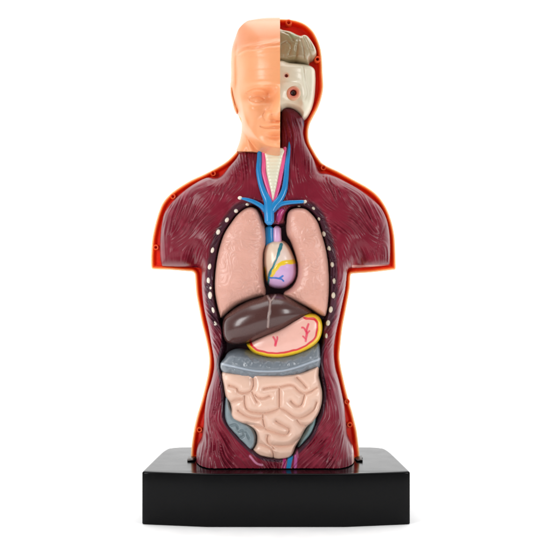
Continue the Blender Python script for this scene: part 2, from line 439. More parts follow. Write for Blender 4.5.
def mus_h(x, y, d):
    h, dd = mus_core(x, y)
    ix, iy = img(x, y, h)
    s = sdf(ix, iy, cav) - 1.7 - 1.6 * smooth(338, 350, iy) - .6 * (1 - smooth(322, 340, iy))
    # collar of the rib cage: low band beside the cavity
    band = smooth(-10, -4, s) * (1 - smooth(330, 345, iy)) * smooth(196, 206, iy) * (1 - np.exp(-((ix - 274) / 12.) ** 2))
    h = h - 4.0 * band
    amp = smooth(0.5, 4, dd) * (1 - smooth(-3, -1, s))
    tone = .3 + 1.25 * smooth(-.1, .25, vnoise(ix, iy, 13, 5))
    flank = smooth(268, 285, iy)
    h = h + amp * ((.40 * tone + .2 * flank) * np.clip(stria(ix, iy), -1.3, 2) + (.02 + .06 * flank) * stria2(ix, iy)) + amp * 1.2 * vnoise(ix, iy, 11, 8)
    # long dividing grooves between muscle bundles
    for g, dep in (([(212, 418), (208, 435), (204, 455)], .8), ([(213, 418), (222, 436), (234, 456)], .8), ([(222, 400), (216, 412), (210, 420), (205, 416)], .9),
                   ([(344, 418), (346, 436), (350, 455)], .8), ([(340, 425), (328, 438), (312, 452)], .8), ([(336, 432), (330, 448), (326, 462)], .7),
                   ([(232, 176), (222, 196), (204, 214), (190, 222)], .7), ([(322, 176), (338, 190), (352, 206), (366, 222)], .8),
                   ([(386, 222), (380, 240), (374, 254)], .6)):
        dl = line_d(ix, iy, g); h = h - dep * amp * np.exp(-(dl / .9) ** 2)
    # cavity
    fl = 15 + 5 * smooth(16, 26, np.abs(ix - 275)) + 6 * smooth(352, 362, iy)
    t = smooth(-1.6, 1.8, s)
    h = h * (1 - t) + np.minimum(fl, h) * t
    return h
def mus_p(x, y, h, d):
    hc, dd = mus_core(x, y); ix, iy = img(x, y, hc)
    c = np.tile(lin(116, 24, 42), (len(x), 1))
    c = lay(c, .35 * smooth(-.1, .4, vnoise(ix, iy, 26, 2)), lin(130, 30, 50))
    c = lay(c, .4 * smooth(420, 460, iy), lin(108, 20, 42))
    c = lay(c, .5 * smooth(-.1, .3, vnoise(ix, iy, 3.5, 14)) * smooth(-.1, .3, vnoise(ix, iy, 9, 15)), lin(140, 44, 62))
    flank = smooth(268, 285, iy) * smooth(52, 62, np.abs(ix - 275)) * (1 - smooth(405, 425, iy))
    c = lay(c, .16 * flank, lin(140, 74, 94))
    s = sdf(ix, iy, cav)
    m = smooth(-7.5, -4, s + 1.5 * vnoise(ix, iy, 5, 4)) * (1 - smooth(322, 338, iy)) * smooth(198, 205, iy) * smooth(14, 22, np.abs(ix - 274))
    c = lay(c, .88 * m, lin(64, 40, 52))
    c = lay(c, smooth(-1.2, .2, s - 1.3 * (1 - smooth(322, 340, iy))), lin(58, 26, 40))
    # rim of the arm stumps painted pale
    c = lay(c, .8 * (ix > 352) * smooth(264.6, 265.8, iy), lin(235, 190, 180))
    # jaw muscle and the bluish patch behind it
    c = lay(c, (1 - smooth(4, 6, np.hypot((ix - 306) / .8, (iy - 122) / 1.1))), lin(80, 76, 96))
    c = lay(c, .7 * (1 - smooth(122, 132, iy)) * (ix < 301), lin(84, 16, 34))
    # painted vessels at the bottom
    for g, w, col in (([(290.5, 457), (288, 470)], 2.3, lin(30, 120, 170)), ([(296, 456), (295, 470)], 1.6, lin(170, 80, 140)), ([(284.5, 459), (284, 470)], 1.6, lin(160, 30, 100)), ([(296, 446), (297.5, 457)], 1.2, lin(140, 70, 100)),
                      ([(250, 456), (256, 463), (262, 465)], 1.0, lin(190, 120, 150))):
        c = lay(c, 1 - smooth(w - .5, w + .4, line_d(ix, iy, g)), col)
    return c
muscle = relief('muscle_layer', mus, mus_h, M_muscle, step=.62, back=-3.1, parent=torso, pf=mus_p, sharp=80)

# rib ends round the chest opening
def Hs(px, py):
    x, y = at(px, py, 36.); x = np.array([x]); y = np.array([y])
    return float(mus_h(x, y, x)[0])
dots = [(240, 198, 2.6, 2.1, 0), (247.3, 204.3, 2.2, 1.7, 0), (236, 211, 2.3, 2.3, 0), (226.7, 220, 2.3, 3, .5), (217.8, 232, 2.5, 3.1, .3), (212, 250, 2.4, 3.3, .2), (209.6, 266.5, 2, 3.4, .1), (208.6, 280.5, 2.1, 3.6, 0),
        (210.2, 295.3, 2.2, 4.0, -.05), (213.2, 310, 1.7, 3.6, -.2), (215.4, 323.6, 2.3, 2.9, -.2),
        (304.6, 201.3, 2.6, 2.4, 0), (299, 205.5, 2.2, 1.5, 0), (313.5, 208.5, 1.8, 2.2, -.6), (324, 234, 2, 3, -.3), (329.2, 248.4, 2.2, 3, -.2), (332.4, 264.6, 2.2, 3, -.1), (334.2, 281, 2.4, 3.3, 0), (333.4, 295.3, 2.2, 3.3, .1), (330.8, 309.5, 2.1, 3.6, .15),
        (328, 323, 2.2, 3.2, .2), (326.2, 336, 1.5, 3, .1), (210.6, 288, 1.2, 1.6, 0), (319, 219, 1.4, 2, -.4)]
for (px, py, rx, ry, ro) in dots:
    h = Hs(px, py) - .7
    pr = [(1.0, -1.5), (1.0, .2), (.92, .9), (.7, 1.5), (.4, 1.85), (.001, 1.95)]
    pc = [lin(232, 222, 206) if px < 310 else lin(204, 192, 172)] * 6
    lathe('rib_end', px, py, h, pr, M_bone, muscle, 16, rx * .92, ry * .92, ro, paint=pc)

# windpipe, arteries and veins on the neck
def trh(x, y, d): return 19 + (y - 150) * .26 + 3.6 * prof(d / 6) - .35 * np.cos((y) * 2 * math.pi / 3.4) * smooth(1, 3, d) * .35
relief('windpipe', trace([(263, 148), (285.5, 148), (283.5, 158), (280.2, 172), (276.6, 191), (274, 202), (271.6, 202), (269.6, 192), (266, 174), (264.6, 160)], 26, 5), trh, M_bone, step=.6, back=10, parent=torso,
       pf=lambda x, y, h, d: np.tile(lin(222, 220, 196), (len(x), 1)), sharp=80)
def vh(pts, off=0.0):   # heights that follow the neck
    return [19.5 + (p[1] - 150) * .27 + off for p in pts]
lp = [(263.6, 148), (263.8, 162), (263.6, 172), (266, 182), (269, 192), (271.5, 203)]
rp = [(285, 148), (283.4, 162), (281.2, 174), (278.8, 186), (276.4, 195), (274, 203)]
tube('artery', lp, [2, 2.1, 2.2, 2.2, 2, 1.8], vh(lp, 1.4), M_art, torso)
tube('artery', rp, [1.8, 1.9, 1.9, 1.8, 1.7, 1.6], vh(rp, 1.4), M_art, torso)
lv = [(259.3, 146), (259.4, 158), (258.6, 170), (260.4, 182), (263.6, 192), (268, 202), (269, 212), (269.4, 222)]
rv = [(289.6, 140), (288.6, 152), (287, 165), (286, 178), (284.2, 190), (280, 199), (274, 206), (270.5, 213)]
tube('vein', lv, [2.0, 2.4, 2.6, 2.7, 3.2, 4.2, 4.9, 4.6], vh(lv, 1.6), M_vein, torso)
tube('vein', rv, [.8, 1.8, 2.4, 2.6, 3.0, 3.4, 3.6, 3.2], vh(rv, 1.6), M_vein, torso)
lb = [(242, 198.5), (247, 199.5), (254, 202), (261, 206), (267, 212)]
rb = [(303, 201.6), (296, 202), (288, 202.6), (280, 204.5), (273, 210)]
tube('vein', lb, [1.0, 1.7, 2.1, 2.4, 3], [36.5, 36.5, 35.5, 35.5, 36], M_vein, torso)
tube('vein', rb, [1.6, 1.8, 2.1, 2.4, 3], [36.0, 35.5, 35, 35, 36], M_vein, torso)
tube('artery', [(283, 210), (279.5, 214), (277.4, 222)], [2.4, 3.4, 3.2], [33, 34, 34], material('purple_pink_paint', lin(170, 50, 110), rough=.3, coat=.3), torso)

# screw lugs of the shell
def lug(px, py, col=(252, 88, 34), r=3.2):
    c1 = lin(*col); c2 = lin(190, 20, 6)
    lathe('screw_lug', px, py, -5.5, [(r, 0), (r, 5.4), (r * .86, 6.4), (r * .55, 6.5), (r * .42, 6), (r * .4, 2), (.01, 2)], M_shell, torso, 24, paint=[c1, c1, c1, c1, c2, c2, c2])
for a in ((213.6, 174.2), (323, 168.4), (288.6, 24), (317.2, 60.5), (173.6, 197), (156.6, 247.5), (200, 429), (349.3, 424), (346.6, 401)):
    lug(*a, r=2.9 if a[0] not in (317.2, 288.6) else 3.4)

# brown feet that hold the shell on the base
def clip(px0, px1):
    P = np.array([(px0, 457.2), (px1, 456.2), (px1 + .2, 459.45), (px0 - .2, 459.45)], float)
    P = spline(np.repeat(P, 2, 0), True, 2)
    relief('holding_clip', P, lambda x, y, d: 8 + 5 * prof(d / 1.5), M_brown, step=.8, back=-4, parent=torso)
clip(188, 195.5); clip(355.4, 362)

# skull half and eye
SK = [(280, 60), (290, 61), (301, 61.5), (310.5, 63), (315, 66), (316.3, 72), (316.2, 84), (315, 96), (312.5, 106), (308.5, 114), (304.5, 117.5), (301.5, 117), (299, 113), (294, 109.5), (287, 108), (280, 109), (280, 85)]
sk = trace(np.repeat(np.array(SK, float), 1, 0), 16, 4)
sk = sk[sk[:, 0] > at(279.4, 0, 16)[0]]
sk_open = sk[sk[:, 0] > at(280.6, 0, 16)[0]]; sk_open = np.concatenate([[[270, sk_open[0, 1]]], sk_open, [[270, sk_open[-1, 1]]]])
def sk_h(x, y, d):
    ix, iy = img(x, y, 24)
    dd = seg_dist(x, y, sk_open, False)[0]
    h = -4 + (19 * prof(dd / 5) + 11 * prof(dd / 15) - .01 * (ix - 280) ** 2 * prof(dd / 9))
    h += 2.0 * np.exp(-(((ix - 290) / 9) ** 2 + ((iy - 82) / 3.5) ** 2))             # brow
    h -= 4.0 * np.exp(-(((ix - 293.2) / 8.4) ** 2 + ((iy - 94) / 8) ** 2))         # orbit
    h += 2.4 * np.exp(-(((ix - 304) / 4) ** 2 + ((iy - 103) / 5) ** 2))            # cheek bone
    h += 1.2 * np.exp(-((iy - 67) / 3.) ** 2)
    h -= 3 * (1 - smooth(.8, 2.4, np.hypot(ix - 286.3, iy - 75.8)))
    h -= .9 * np.exp(-(line_d(ix, iy, [(303, 66), (305, 80), (307, 92), (304, 100)]) / 1.0) ** 2)
    h -= 9 * (1 - smooth(3.2, 5.0, np.hypot(ix - 293.4, iy - 93.3)))
    return h + .35 * vnoise(ix, iy, 6, 1)
def sk_p(x, y, h, d):
    ix, iy = img(x, y, 24)
    c = np.tile(lin(224, 216, 192), (len(x), 1))
    c = lay(c, .5 * (1 - smooth(2.2, 4, np.hypot(ix - 286.3, iy - 75.8))), lin(225, 150, 120))
    c = lay(c, 1 - smooth(1.2, 2, np.hypot(ix - 286.3, iy - 75.8)), lin(130, 24, 22))
    return c
relief('skull', sk, sk_h, M_bone, step=.6, back=-14, parent=torso, pf=sk_p, sharp=80)
cs = [lin(226, 190, 160), lin(232, 190, 158), lin(226, 168, 140), lin(222, 150, 124), lin(214, 120, 100), lin(130, 40, 34), lin(70, 22, 20), lin(56, 18, 16), lin(56, 18, 16)]
lathe('eye', 293.3, 93.4, 19.5, [(7.4, 0), (7.2, 2.8), (6.3, 4.1), (5.0, 4.3), (3.6, 3.9), (2.9, 3.2), (2.5, 1.4), (1.5, .8), (.01, .7)], M_bone, torso, 36, paint=cs)

# ---------------------------------------------------------------- brain (lifts out)
BR = [(280, 28.4), (284, 28.4), (291, 29.8), (296.4, 32.4), (300, 33.8), (304.6, 33.2), (308.5, 34.8), (312.6, 40), (316.2, 46.6), (317.2, 52), (314, 56.6), (310.6, 58.4), (309.8, 61), (308, 63), (295, 62.6), (280, 62.4), (280, 45)]
br = trace(BR, 14, 5); br = br[br[:, 0] > at(279.4, 0, 14)[0]]
br_open = br[br[:, 0] > at(280.6, 0, 14)[0]]; br_open = np.concatenate([[[270, br_open[0, 1]]], br_open, [[270, br_open[-1, 1]]]])
def br_h(x, y, d):
    ix, iy = img(x, y, 20)
    dd = seg_dist(x, y, br_open, False)[0]
    h = -4 + 19 * prof(dd / 5) + 8 * prof(dd / 14)
    for g, dep, w in (([(301, 35), (298, 42), (296.5, 50), (295, 61)], 1.3, 1.5), ([(303.5, 37), (307, 44), (309.5, 52), (311, 57)], 1.1, .8), ([(308, 37), (311, 44), (313, 50)], 1.2, .7),
                      ([(301, 40), (303, 48), (304, 58)], 1.2, .8), ([(283, 32), (289, 35), (293, 41)], .9, .9), ([(281, 45), (287, 42), (291, 47), (289, 54)], .9, .8), ([(284, 56), (290, 58), (296, 57)], .7, .8)):
        h = h - dep * np.exp(-(line_d(ix, iy, g) / w) ** 2)
    return h + .8 * vnoise(ix, iy, 5, 9) + .4 * vnoise(ix, iy, 2, 6)
def br_p(x, y, h, d):
    ix, iy = img(x, y, 20)
    c = np.tile(lin(156, 140, 104), (len(x), 1))
    c = lay(c, .8 * smooth(297, 301, ix), lin(172, 156, 126))
    c = lay(c, .4 * np.exp(-(((ix - 293) / 4) ** 2 + ((iy - 36) / 3) ** 2)), lin(120, 160, 110))
    return c
brain = relief('brain', br, br_h, M_organ, step=.55, back=-13, pf=br_p, sharp=80)
top(center_origin(brain), 'grey-tan brain half set in the open red head above the ivory skull', 'brain')

# ---------------------------------------------------------------- half face cover (lifts off)
FC = [(280, 18), (271, 17.9), (262.7, 18.6), (254, 21), (246, 25.5), (239.5, 31.5), (234.5, 39), (231.6, 48), (230.6, 60), (230.7, 72), (230.4, 80), (229.8, 86), (230.6, 92), (232.2, 100), (234.4, 107.5), (237.2, 113.5), (240, 116.6), (241.4, 120), (241.6, 127), (240.6, 135), (238.6, 143), (236.2, 149)]
fcp = spline(FC, False, 5)
x_, y_ = at(fcp[:, 0], fcp[:, 1], 6)
foot = np.concatenate([[(237.4, 153.6), (246, 154.2), (254, 154.6)], spline([(259, 155.2), (264, 156.6), (269, 157.8), (275, 158.4), (280, 158.5)], False, 4)])
# the cut edge stays a straight vertical line
fcp = np.concatenate([np.stack([x_, y_], 1), foot]); fcp[fcp[:, 0] > 279.4, 0] = 279.85
side = spline(FC, False, 4); side = np.stack(at(side[:, 0], side[:, 1], 6), 1)
side = side[side[:, 0] < 279.2]; side = np.concatenate([[[290, side[0, 1]]], side])
JAW = [(233, 60), (234, 84), (237.5, 104), (242, 122), (249, 135), (257, 144.5), (266, 150.5), (275, 153.5), (282, 154), (330, 150), (330, 10), (233, 10)]
jaw = spline(JAW[:9], False, 5); jaw = np.concatenate([jaw, np.array(JAW[9:], float)])
def fc_core(x, y):
    ix, iy = img(x, y, 44)
    dd = seg_dist(x, y, side, False)[0]
    u = np.clip((281 - x) / 48.5, 0, 1)
    v = np.clip((78 - y) / 60., 0, 1)
    dome = np.sqrt(np.clip(1 - u ** 2.2, 0, 1)) * np.sqrt(np.clip(1 - v ** 2.1, 0, 1))
    face = 53 * dome
    # taper of the lower face and setback of the jaw sides
    face = face - 3 * smooth(.35, 1, u) * smooth(100, 140, y)
    s = sdf(ix, iy, jaw)
    t = smooth(-2.0, 5, s) ** .8
    neck = 25 * prof(dd / 11) + 3 * smooth(262, 240, x) * 0
    h = neck + (np.maximum(face, neck) - neck) * t
    return h, ix, iy, dd, s
def fc_h(x, y, d):
    h, ix, iy, dd, s = fc_core(x, y)
    # image coordinates at the face front
    ix, iy = img(x, y, h)
    G = lambda cx, cy, sx, sy: np.exp(-(((ix - cx) / sx) ** 2 + ((iy - cy) / sy) ** 2))
    r = 0
    r = r + 3.0 * G(264, 87, 12, 4.2) + 1.2 * G(249, 89, 7, 5)               # brow ridge
    r = r - 6.5 * G(259, 97, 10, 5.2) - 3.2 * G(270, 94, 5, 6)              # eye socket
    r = r + 4.0 * G(257.5, 98, 6.6, 3.9)                                   # eyeball under lids
    r = r - .6 * np.exp(-(line_d(ix, iy, [(249.5, 99), (254, 96), (259, 95.2), (264, 97.5)]) / .8) ** 2)
    r = r - .5 * np.exp(-(line_d(ix, iy, [(250, 100), (255, 101.8), (260, 101.8), (264.6, 99.4)]) / .7) ** 2)
    r = r - .9 * np.exp(-(line_d(ix, iy, [(247, 93), (254, 90), (262, 90), (268.6, 92)]) / 1.1) ** 2)
    w = 4.2 + 3.4 * smooth(98, 116, iy)
    ridge = np.interp(iy, [84, 92, 100, 110, 115.5, 119.5, 122], [0, 3.5, 8, 13, 14.5, 8, 0])
    r = r + ridge * np.exp(-((ix - 281) / w) ** 2)
    r = r + 5.6 * G(269.4, 116, 3.7, 3.6)                                    # nostril wing
    r = r - 1.4 * G(274, 120.4, 3.0, 1.6)                                  # nostril
    r = r - .9 * np.exp(-(line_d(ix, iy, [(265.6, 112), (263.8, 116), (265.4, 119.6)]) / 1.2) ** 2)
    r = r - .45 * np.exp(-(line_d(ix, iy, [(263.5, 113.5), (259, 119), (256.4, 126), (256.6, 132)]) / 3.2) ** 2)
    r = r + 3.4 * G(250, 109, 9, 8)                                         # cheek
    r = r + 4.0 * G(279, 127, 15, 8)                                       # muzzle
    r = r + 1.7 * G(275, 124.8, 8, 2) + 2.1 * G(275.5, 131.4, 8, 2.3)       # lips
    r = r - 1.3 * np.exp(-(line_d(ix, iy, [(261, 126.4), (264.5, 127.8), (270, 128.4), (276, 128), (281, 128.3)]) / 1.2) ** 2)
    r = r - 2.3 * G(276, 136.6, 9, 2.6)                                     # under the lip
    r = r + 4.2 * G(278, 145, 10, 6)                                       # chin
    r = r - 2.0 * G(247, 122, 7, 9)                                         # cheek hollow
    r = r - 2.2 * G(236, 72, 6, 12)                                         # temple
    # hair line and combed strands
    hair = line_d(ix, iy, [(236, 62), (239, 54), (246, 50), (256, 49), (266, 47), (281, 45)])
    ab = (iy < 56)
    r = r + 1.0 * np.exp(-((hair - 2.5) / 2.8) ** 2) * ab
    r = r + .45 * np.sin((iy * 1.5 + ix * .5 + 4 * vnoise(ix, iy, 12, 2)) * 1.1) * smooth(58, 48, iy) * 0
    strands = vnoise(ix * .35, iy * 1.7 + .35 * ix, 2.6, 3)
    r = r + .42 * strands * np.exp(-((iy - 49 + .15 * (ix - 250)) / 5.5) ** 2) * smooth(0, 8, dd)
    r = r - .15 * np.exp(-(line_d(ix, iy, [(250, 70), (262, 68), (281, 69)]) / 1.6) ** 2) - .12 * np.exp(-(line_d(ix, iy, [(252, 76), (264, 74.5), (281, 75.5)]) / 1.2) ** 2)
    tf = 1.6 * smooth(0, 10, dd) * smooth(-1, 4, s)
    db = seg_dist(x, y, foot[3:], False)[0]
    h = h - 9 * (1 - prof(db / 5)) * smooth(255, 262, x)
    h = h + r * tf
    # neck cord
    h = h + 2.0 * np.exp(-(line_d(ix, iy, [(241, 122), (247, 138), (252, 151)]) / 3.0) ** 2) * (1 - smooth(-3, 2, s))
    return h + .25 * vnoise(ix, iy, 7, 4)
def fc_p(x, y, h, d):
    ix, iy = img(x, y, h)
    c = np.tile(lin(240, 164, 114), (len(x), 1))
    c = lay(c,   .7 * (1 - smooth(44, 54, iy + .12 * (ix - 250))), lin(222, 136, 92))
    return c
cover = relief('half_face_cover', fcp, fc_h, M_skin, step=.5, back=-.6, pf=fc_p, sharp=75)
# ear, part of the cover
EA = [(231.6, 85), (234, 83.6), (237, 85), (238.6, 90), (238.2, 97), (237.6, 104), (238, 110), (236.8, 113.2), (234.6, 110.5), (232.4, 103), (230.6, 95), (230.2, 89)]
def ear_h(x, y, d):
    return 8 + 6.5 * prof(d / 1.6) - 3.2 * smooth(1.6, 3.2, d) + 0.02 * (x - 233)
ear = relief('ear', trace(EA, 10, 5), ear_h, M_skin, step=.35, back=3, pf=lambda x, y, h, d: np.tile(lin(238, 156, 98), (len(x), 1)), sharp=75)
center_origin(cover)
ear.parent = cover; ear.matrix_parent_inverse = __import__('mathutils').Matrix.Translation(-cover.location)
top(cover, 'peach plastic half face covering one side of the open head', 'face cover')

# ---------------------------------------------------------------- lungs
def curl(sd, sc):
    def f(x, y):
        an = 1.57 + 7 * (vnoise(x, y, sc, sd) + .5 * vnoise(x, y, sc * .5, sd + 1))
        return np.cos(an), np.sin(an)
        e = .3
        gx = vnoise(x + e, y, sc, sd) - vnoise(x - e, y, sc, sd); gy = vnoise(x, y + e, sc, sd) - vnoise(x, y - e, sc, sd)
        u = gy; v = -gx - .002; n = np.hypot(u, v) + 1e-9
        return u / n, v / n
    return f
worm = lic(205, 200, 335, 325, .6, curl(3, 15), 5, 5)
def lung_h(P):
    sw = swell(P)
    def f(x, y, d):
        ix, iy = img(x, y, 40)
        h = 14 + 20 * prof(d / 5.5) + 13 * sw(x, y)
        a = smooth(.8, 4, d)
        return h + a * (.2 * worm(ix, iy) * (.7 + .8 * smooth(-.2, .3, vnoise(ix, iy, 14, 2))) + .8 * vnoise(ix, iy, 10, 7))
    return f
def lung_p(x, y, h, d):
    ix, iy = img(x, y, 40)
    c = np.tile(lin(214, 160, 144), (len(x), 1))
    return lay(c, .3 * smooth(-.2, .4, vnoise(ix, iy, 22, 5)), lin(222, 172, 158))
LL = [(251, 206.6), (244.5, 208.6), (237, 214.6), (230.5, 223), (224, 233), (219.6, 244.7), (216.4, 258.5), (214.6, 273), (213.8, 288), (216, 303.5), (218.6, 314.5), (220, 318.4), (222.5, 318), (228, 313.4), (238, 305.4), (251, 300), (263.6, 296.4), (265.4, 295), (266, 290),
      (264.6, 280), (264, 263), (264.6, 252), (266.4, 246), (266.8, 236), (264, 221), (258.8, 210.4), (255, 207.6)]
RL = [(286, 216), (288, 211.4), (292, 208.6), (299, 207.6), (305.7, 208.8), (311.5, 213.5), (317.6, 221), (321.4, 231), (325.3, 244), (327.8, 256), (329.4, 271), (329.6, 292), (328.6, 306), (327, 314.6), (324.5, 317), (320, 315.6), (309, 309), (296, 303), (286, 297.6), (283.6, 294.6), (284.6, 291.6),
      (289, 288.6), (293, 284.4), (296.4, 276), (296.8, 266), (294.6, 254.6), (290.5, 242), (286.4, 235), (285.4, 225)]
lungL = relief('lung', trace(LL, 20, 4), lung_h(trace(LL, 20, 4)), M_lung, step=.5, back=13, pf=lung_p, sharp=85)
top(center_origin(lungL), 'wider pink lung on the face-cover side of the heart, slanting lower edge over the liver', 'lung', 'pink lungs either side of the heart')
lungR = relief('lung', trace(RL, 20, 4), lung_h(trace(RL, 20, 4)), M_lung, step=.5, back=13, pf=lung_p, sharp=85)
top(center_origin(lungR), 'narrower pink lung under the bare skull side, notched round the heart and reaching the stomach', 'lung', 'pink lungs either side of the heart')

# ---------------------------------------------------------------- heart
HE = [(265.6, 243), (270, 240.5), (276, 239.6), (283, 240), (288.4, 244.4), (292.6, 252), (295.8, 260), (297, 268), (296.8, 275), (294, 281.6), (288, 286.6), (281.8, 289), (275, 288.6), (269, 286.4), (266, 282), (264.6, 273), (262.8, 262), (262.8, 254), (264, 247.5)]
sw_he = swell(trace(HE, 22, 5), .8)
def he_h(x, y, d):
    ix, iy = img(x, y, 34)
    h = 13 + 12 * prof(d / 4) + 17 * sw_he(x, y)
    h += .9 * np.exp(-(line_d(ix, iy, [(280.6, 245), (279, 252), (275.4, 262), (269.4, 275), (267.6, 285)]) / 1.1) ** 2)
    h += .6 * np.exp(-(line_d(ix, iy, [(272, 274), (279, 265), (286, 262.6), (296, 262)]) / 2) ** 2)
    return h
def he_p(x, y, h, d):
    ix, iy = wobble(*img(x, y, h))
    c = np.tile(lin(222, 198, 176), (len(x), 1))
    c = lay(c, .5 * np.exp(-(((ix - 284) / 5) ** 2 + ((iy - 255) / 8) ** 2)), lin(226, 206, 206))
    yb = np.interp(ix, [262, 269, 274, 280, 286, 297], [282, 278, 271, 264.6, 262.6, 262])
    c = lay(c, smooth(-.5, 1, iy - yb), lin(206, 166, 208))
    band = [(270.6, 276.6), (274, 271), (279.4, 264.8), (286, 262.4), (291, 262), (297, 261)]
    c = lay(c, 1 - smooth(1.7, 2.4, line_d(ix, iy, band)), lin(228, 192, 30))
    c = lay(c, (1 - smooth(1.0, 1.6, line_d(ix, iy, [(264.5, 268), (265.4, 275), (267.4, 280)]))), lin(226, 190, 40))
    h_ = vnoise(ix, iy, 4, 2)
    wv = np.interp(iy, [244, 250, 256, 262, 286], [1.6, 1.5, 1.0, .75, .9])
    c = lay(c, 1 - smooth(0, .5, line_d(ix + .8 * h_, iy + .8 * vnoise(ix, iy, 3, 5), [(281, 244.6), (279.2, 252), (275.6, 262), (269.6, 274.4), (267.6, 286)]) - wv), lin(16, 116, 128))
    for g in ([(269.4, 277.6), (274, 278), (279.6, 278.6)], [(279, 278.4), (281, 277), (282.6, 276)], [(279, 278.6), (281.4, 279.4), (283, 280.6)]):
        c = lay(c, 1 - smooth(.7, 1.3, line_d(ix, iy, g)), lin(34, 104, 190))
    return c
heart = relief('heart', trace(HE, 22, 5), he_h, M_organ, step=.4, back=12.5, pf=he_p, sharp=85)
center_origin(heart)
Minv = __import__('mathutils').Matrix.Translation(-heart.location)
for nm, pts, r, mt in (('vein', [(269.2, 228.4), (269.2, 236), (270, 245)], [4.1, 4.2, 4.5], M_vein), ('artery', [(277.2, 228.4), (277.2, 236), (277.4, 245)], [3.9, 4.1, 4.6], material('lavender_paint', lin(214, 168, 208), rough=.3, coat=.3))):
    o = tube(nm, pts, r, [28, 29, 28], mt, None); o.parent = heart; o.matrix_parent_inverse = Minv
top(heart, 'small beige and lavender heart with yellow and blue painted vessels, between the two lungs', 'heart')

# ---------------------------------------------------------------- liver
LI = [(269.5, 294), (260, 296.6), (249, 300), (238, 305.6), (229, 312), (223.6, 318), (222, 325), (222.4, 332), (223.6, 338), (226.4, 342.4), (233, 344.6), (242, 344), (252, 342), (262, 338.4), (272, 334.6), (283, 330.4), (296, 323.4), (306, 317.8), (312.4, 313.4), (312.6, 311.6), (307, 307), (299, 302.4), (290, 297), (281, 293.6), (275, 293.4)]
sw_li = swell(trace(LI, 28, 4))
def li_h(x, y, d):
    ix, iy = img(x, y, 46)
    h = 20 + 15 * prof(d / 4) + 25 * sw_li(x, y)
    h = h - 2 * smooth(275, 312, ix)
    h += 1.1 * np.exp(-(line_d(ix, iy, [(267, 294.6), (269.2, 299), (270.2, 301.4), (269.6, 310), (268.6, 318), (268, 327)]) / .9) ** 2)
    h += .9 * np.exp(-(line_d(ix, iy, [(275.4, 295), (272.6, 299), (270.2, 302)]) / .9) ** 2)
    return h + .6 * vnoise(ix, iy, 16, 6)
def li_p(x, y, h, d):
    ix, iy = img(x, y, h)
    c = np.tile(lin(74, 44, 41), (len(x), 1))
    c = lay(c, .8 * (1 - smooth(.5, 1.5, line_d(ix, iy, [(267, 294.6), (269.2, 299), (270.2, 301.4), (269.6, 310), (268.6, 318), (268, 327)]))), lin(158, 136, 130))
    c = lay(c, .8 * (1 - smooth(.4, 1.3, line_d(ix, iy, [(275.4, 295), (272.6, 299), (270.2, 302)]))), lin(158, 136, 130))
    return c
liver = relief('liver', trace(LI, 28, 4), li_h, M_liver, step=.5, back=19, pf=li_p, sharp=85)
top(center_origin(liver), 'glossy brown liver with a pale middle seam, below the lungs and overlapping the stomach', 'liver')

# ---------------------------------------------------------------- stomach
ST = [(246.4, 343.6), (247.6, 346.6), (250.6, 350.4), (255.4, 354.2), (264.5, 357), (273, 358), (282, 357.8), (297, 354.6), (308, 349.8), (315, 344.6), (319.4, 339.6), (321.8, 333), (322.4, 326), (321.4, 320), (318.4, 316), (314, 313.6), (306, 313), (294, 318), (280, 326), (266, 332), (256, 337), (249.6, 341.6)]
low = spline(np.stack(at(np.array(ST[:17])[:, 0], np.array(ST[:17])[:, 1], 28), 1), False, 5)
sw_st = swell(trace(ST, 28, 4))
def st_h(x, y, d):
    ix, iy = img(x, y, 38)
    h = 26 + 16 * prof(d / 4.5) + 13 * sw_st(x, y)
    return h + .5 * vnoise(ix, iy, 9, 3)
def st_p(x, y, h, d):
    ix, iy = img(x, y, 36)
    dl = seg_dist(x, y, low, False)[0]
    wy = np.interp(ix, [246, 252, 262, 290, 318, 330], [2.4, 4.2, 5.4, 5.8, 5.2, 4.6]) * (.55 + .45 * smooth(316, 328, iy)) * smooth(311, 314, iy)
    c = np.tile(lin(228, 176, 162), (len(x), 1))
    dl = dl + .7 * vnoise(ix, iy, 4, 3)
    c = lay(c, (1 - smooth(-.3, .4, dl - wy - 1.9)) * smooth(315.5, 317.5, iy), lin(206, 20, 34))
    c = lay(c, 1 - smooth(-.3, .4, dl - wy), lin(232, 190, 28))
    ix, iy = wobble(*img(x, y, h), .35)
    for g, w in (([(275.4, 345.6), (275.6, 341), (273.4, 337)], .9), ([(275.6, 344), (277, 340), (277.4, 337)], .7), ([(305.6, 341), (306.6, 335), (306.6, 330), (308.4, 324)], .9), ([(306.4, 332), (303.6, 328), (302, 327.6)], .8), ([(306, 339), (303, 336.4)], .7), ([(307, 334), (309.4, 331)], .6)):
        c = lay(c, .85 * (1 - smooth(w - .2, w + .6, line_d(ix, iy, g))), lin(216, 50, 84))
    return c
stomach = relief('stomach', trace(ST, 28, 4), st_h, M_organ, step=.4, back=20, pf=st_p, sharp=85)
top(center_origin(stomach), 'pink stomach with red and yellow edge, between the brown liver and grey bowel', 'stomach')

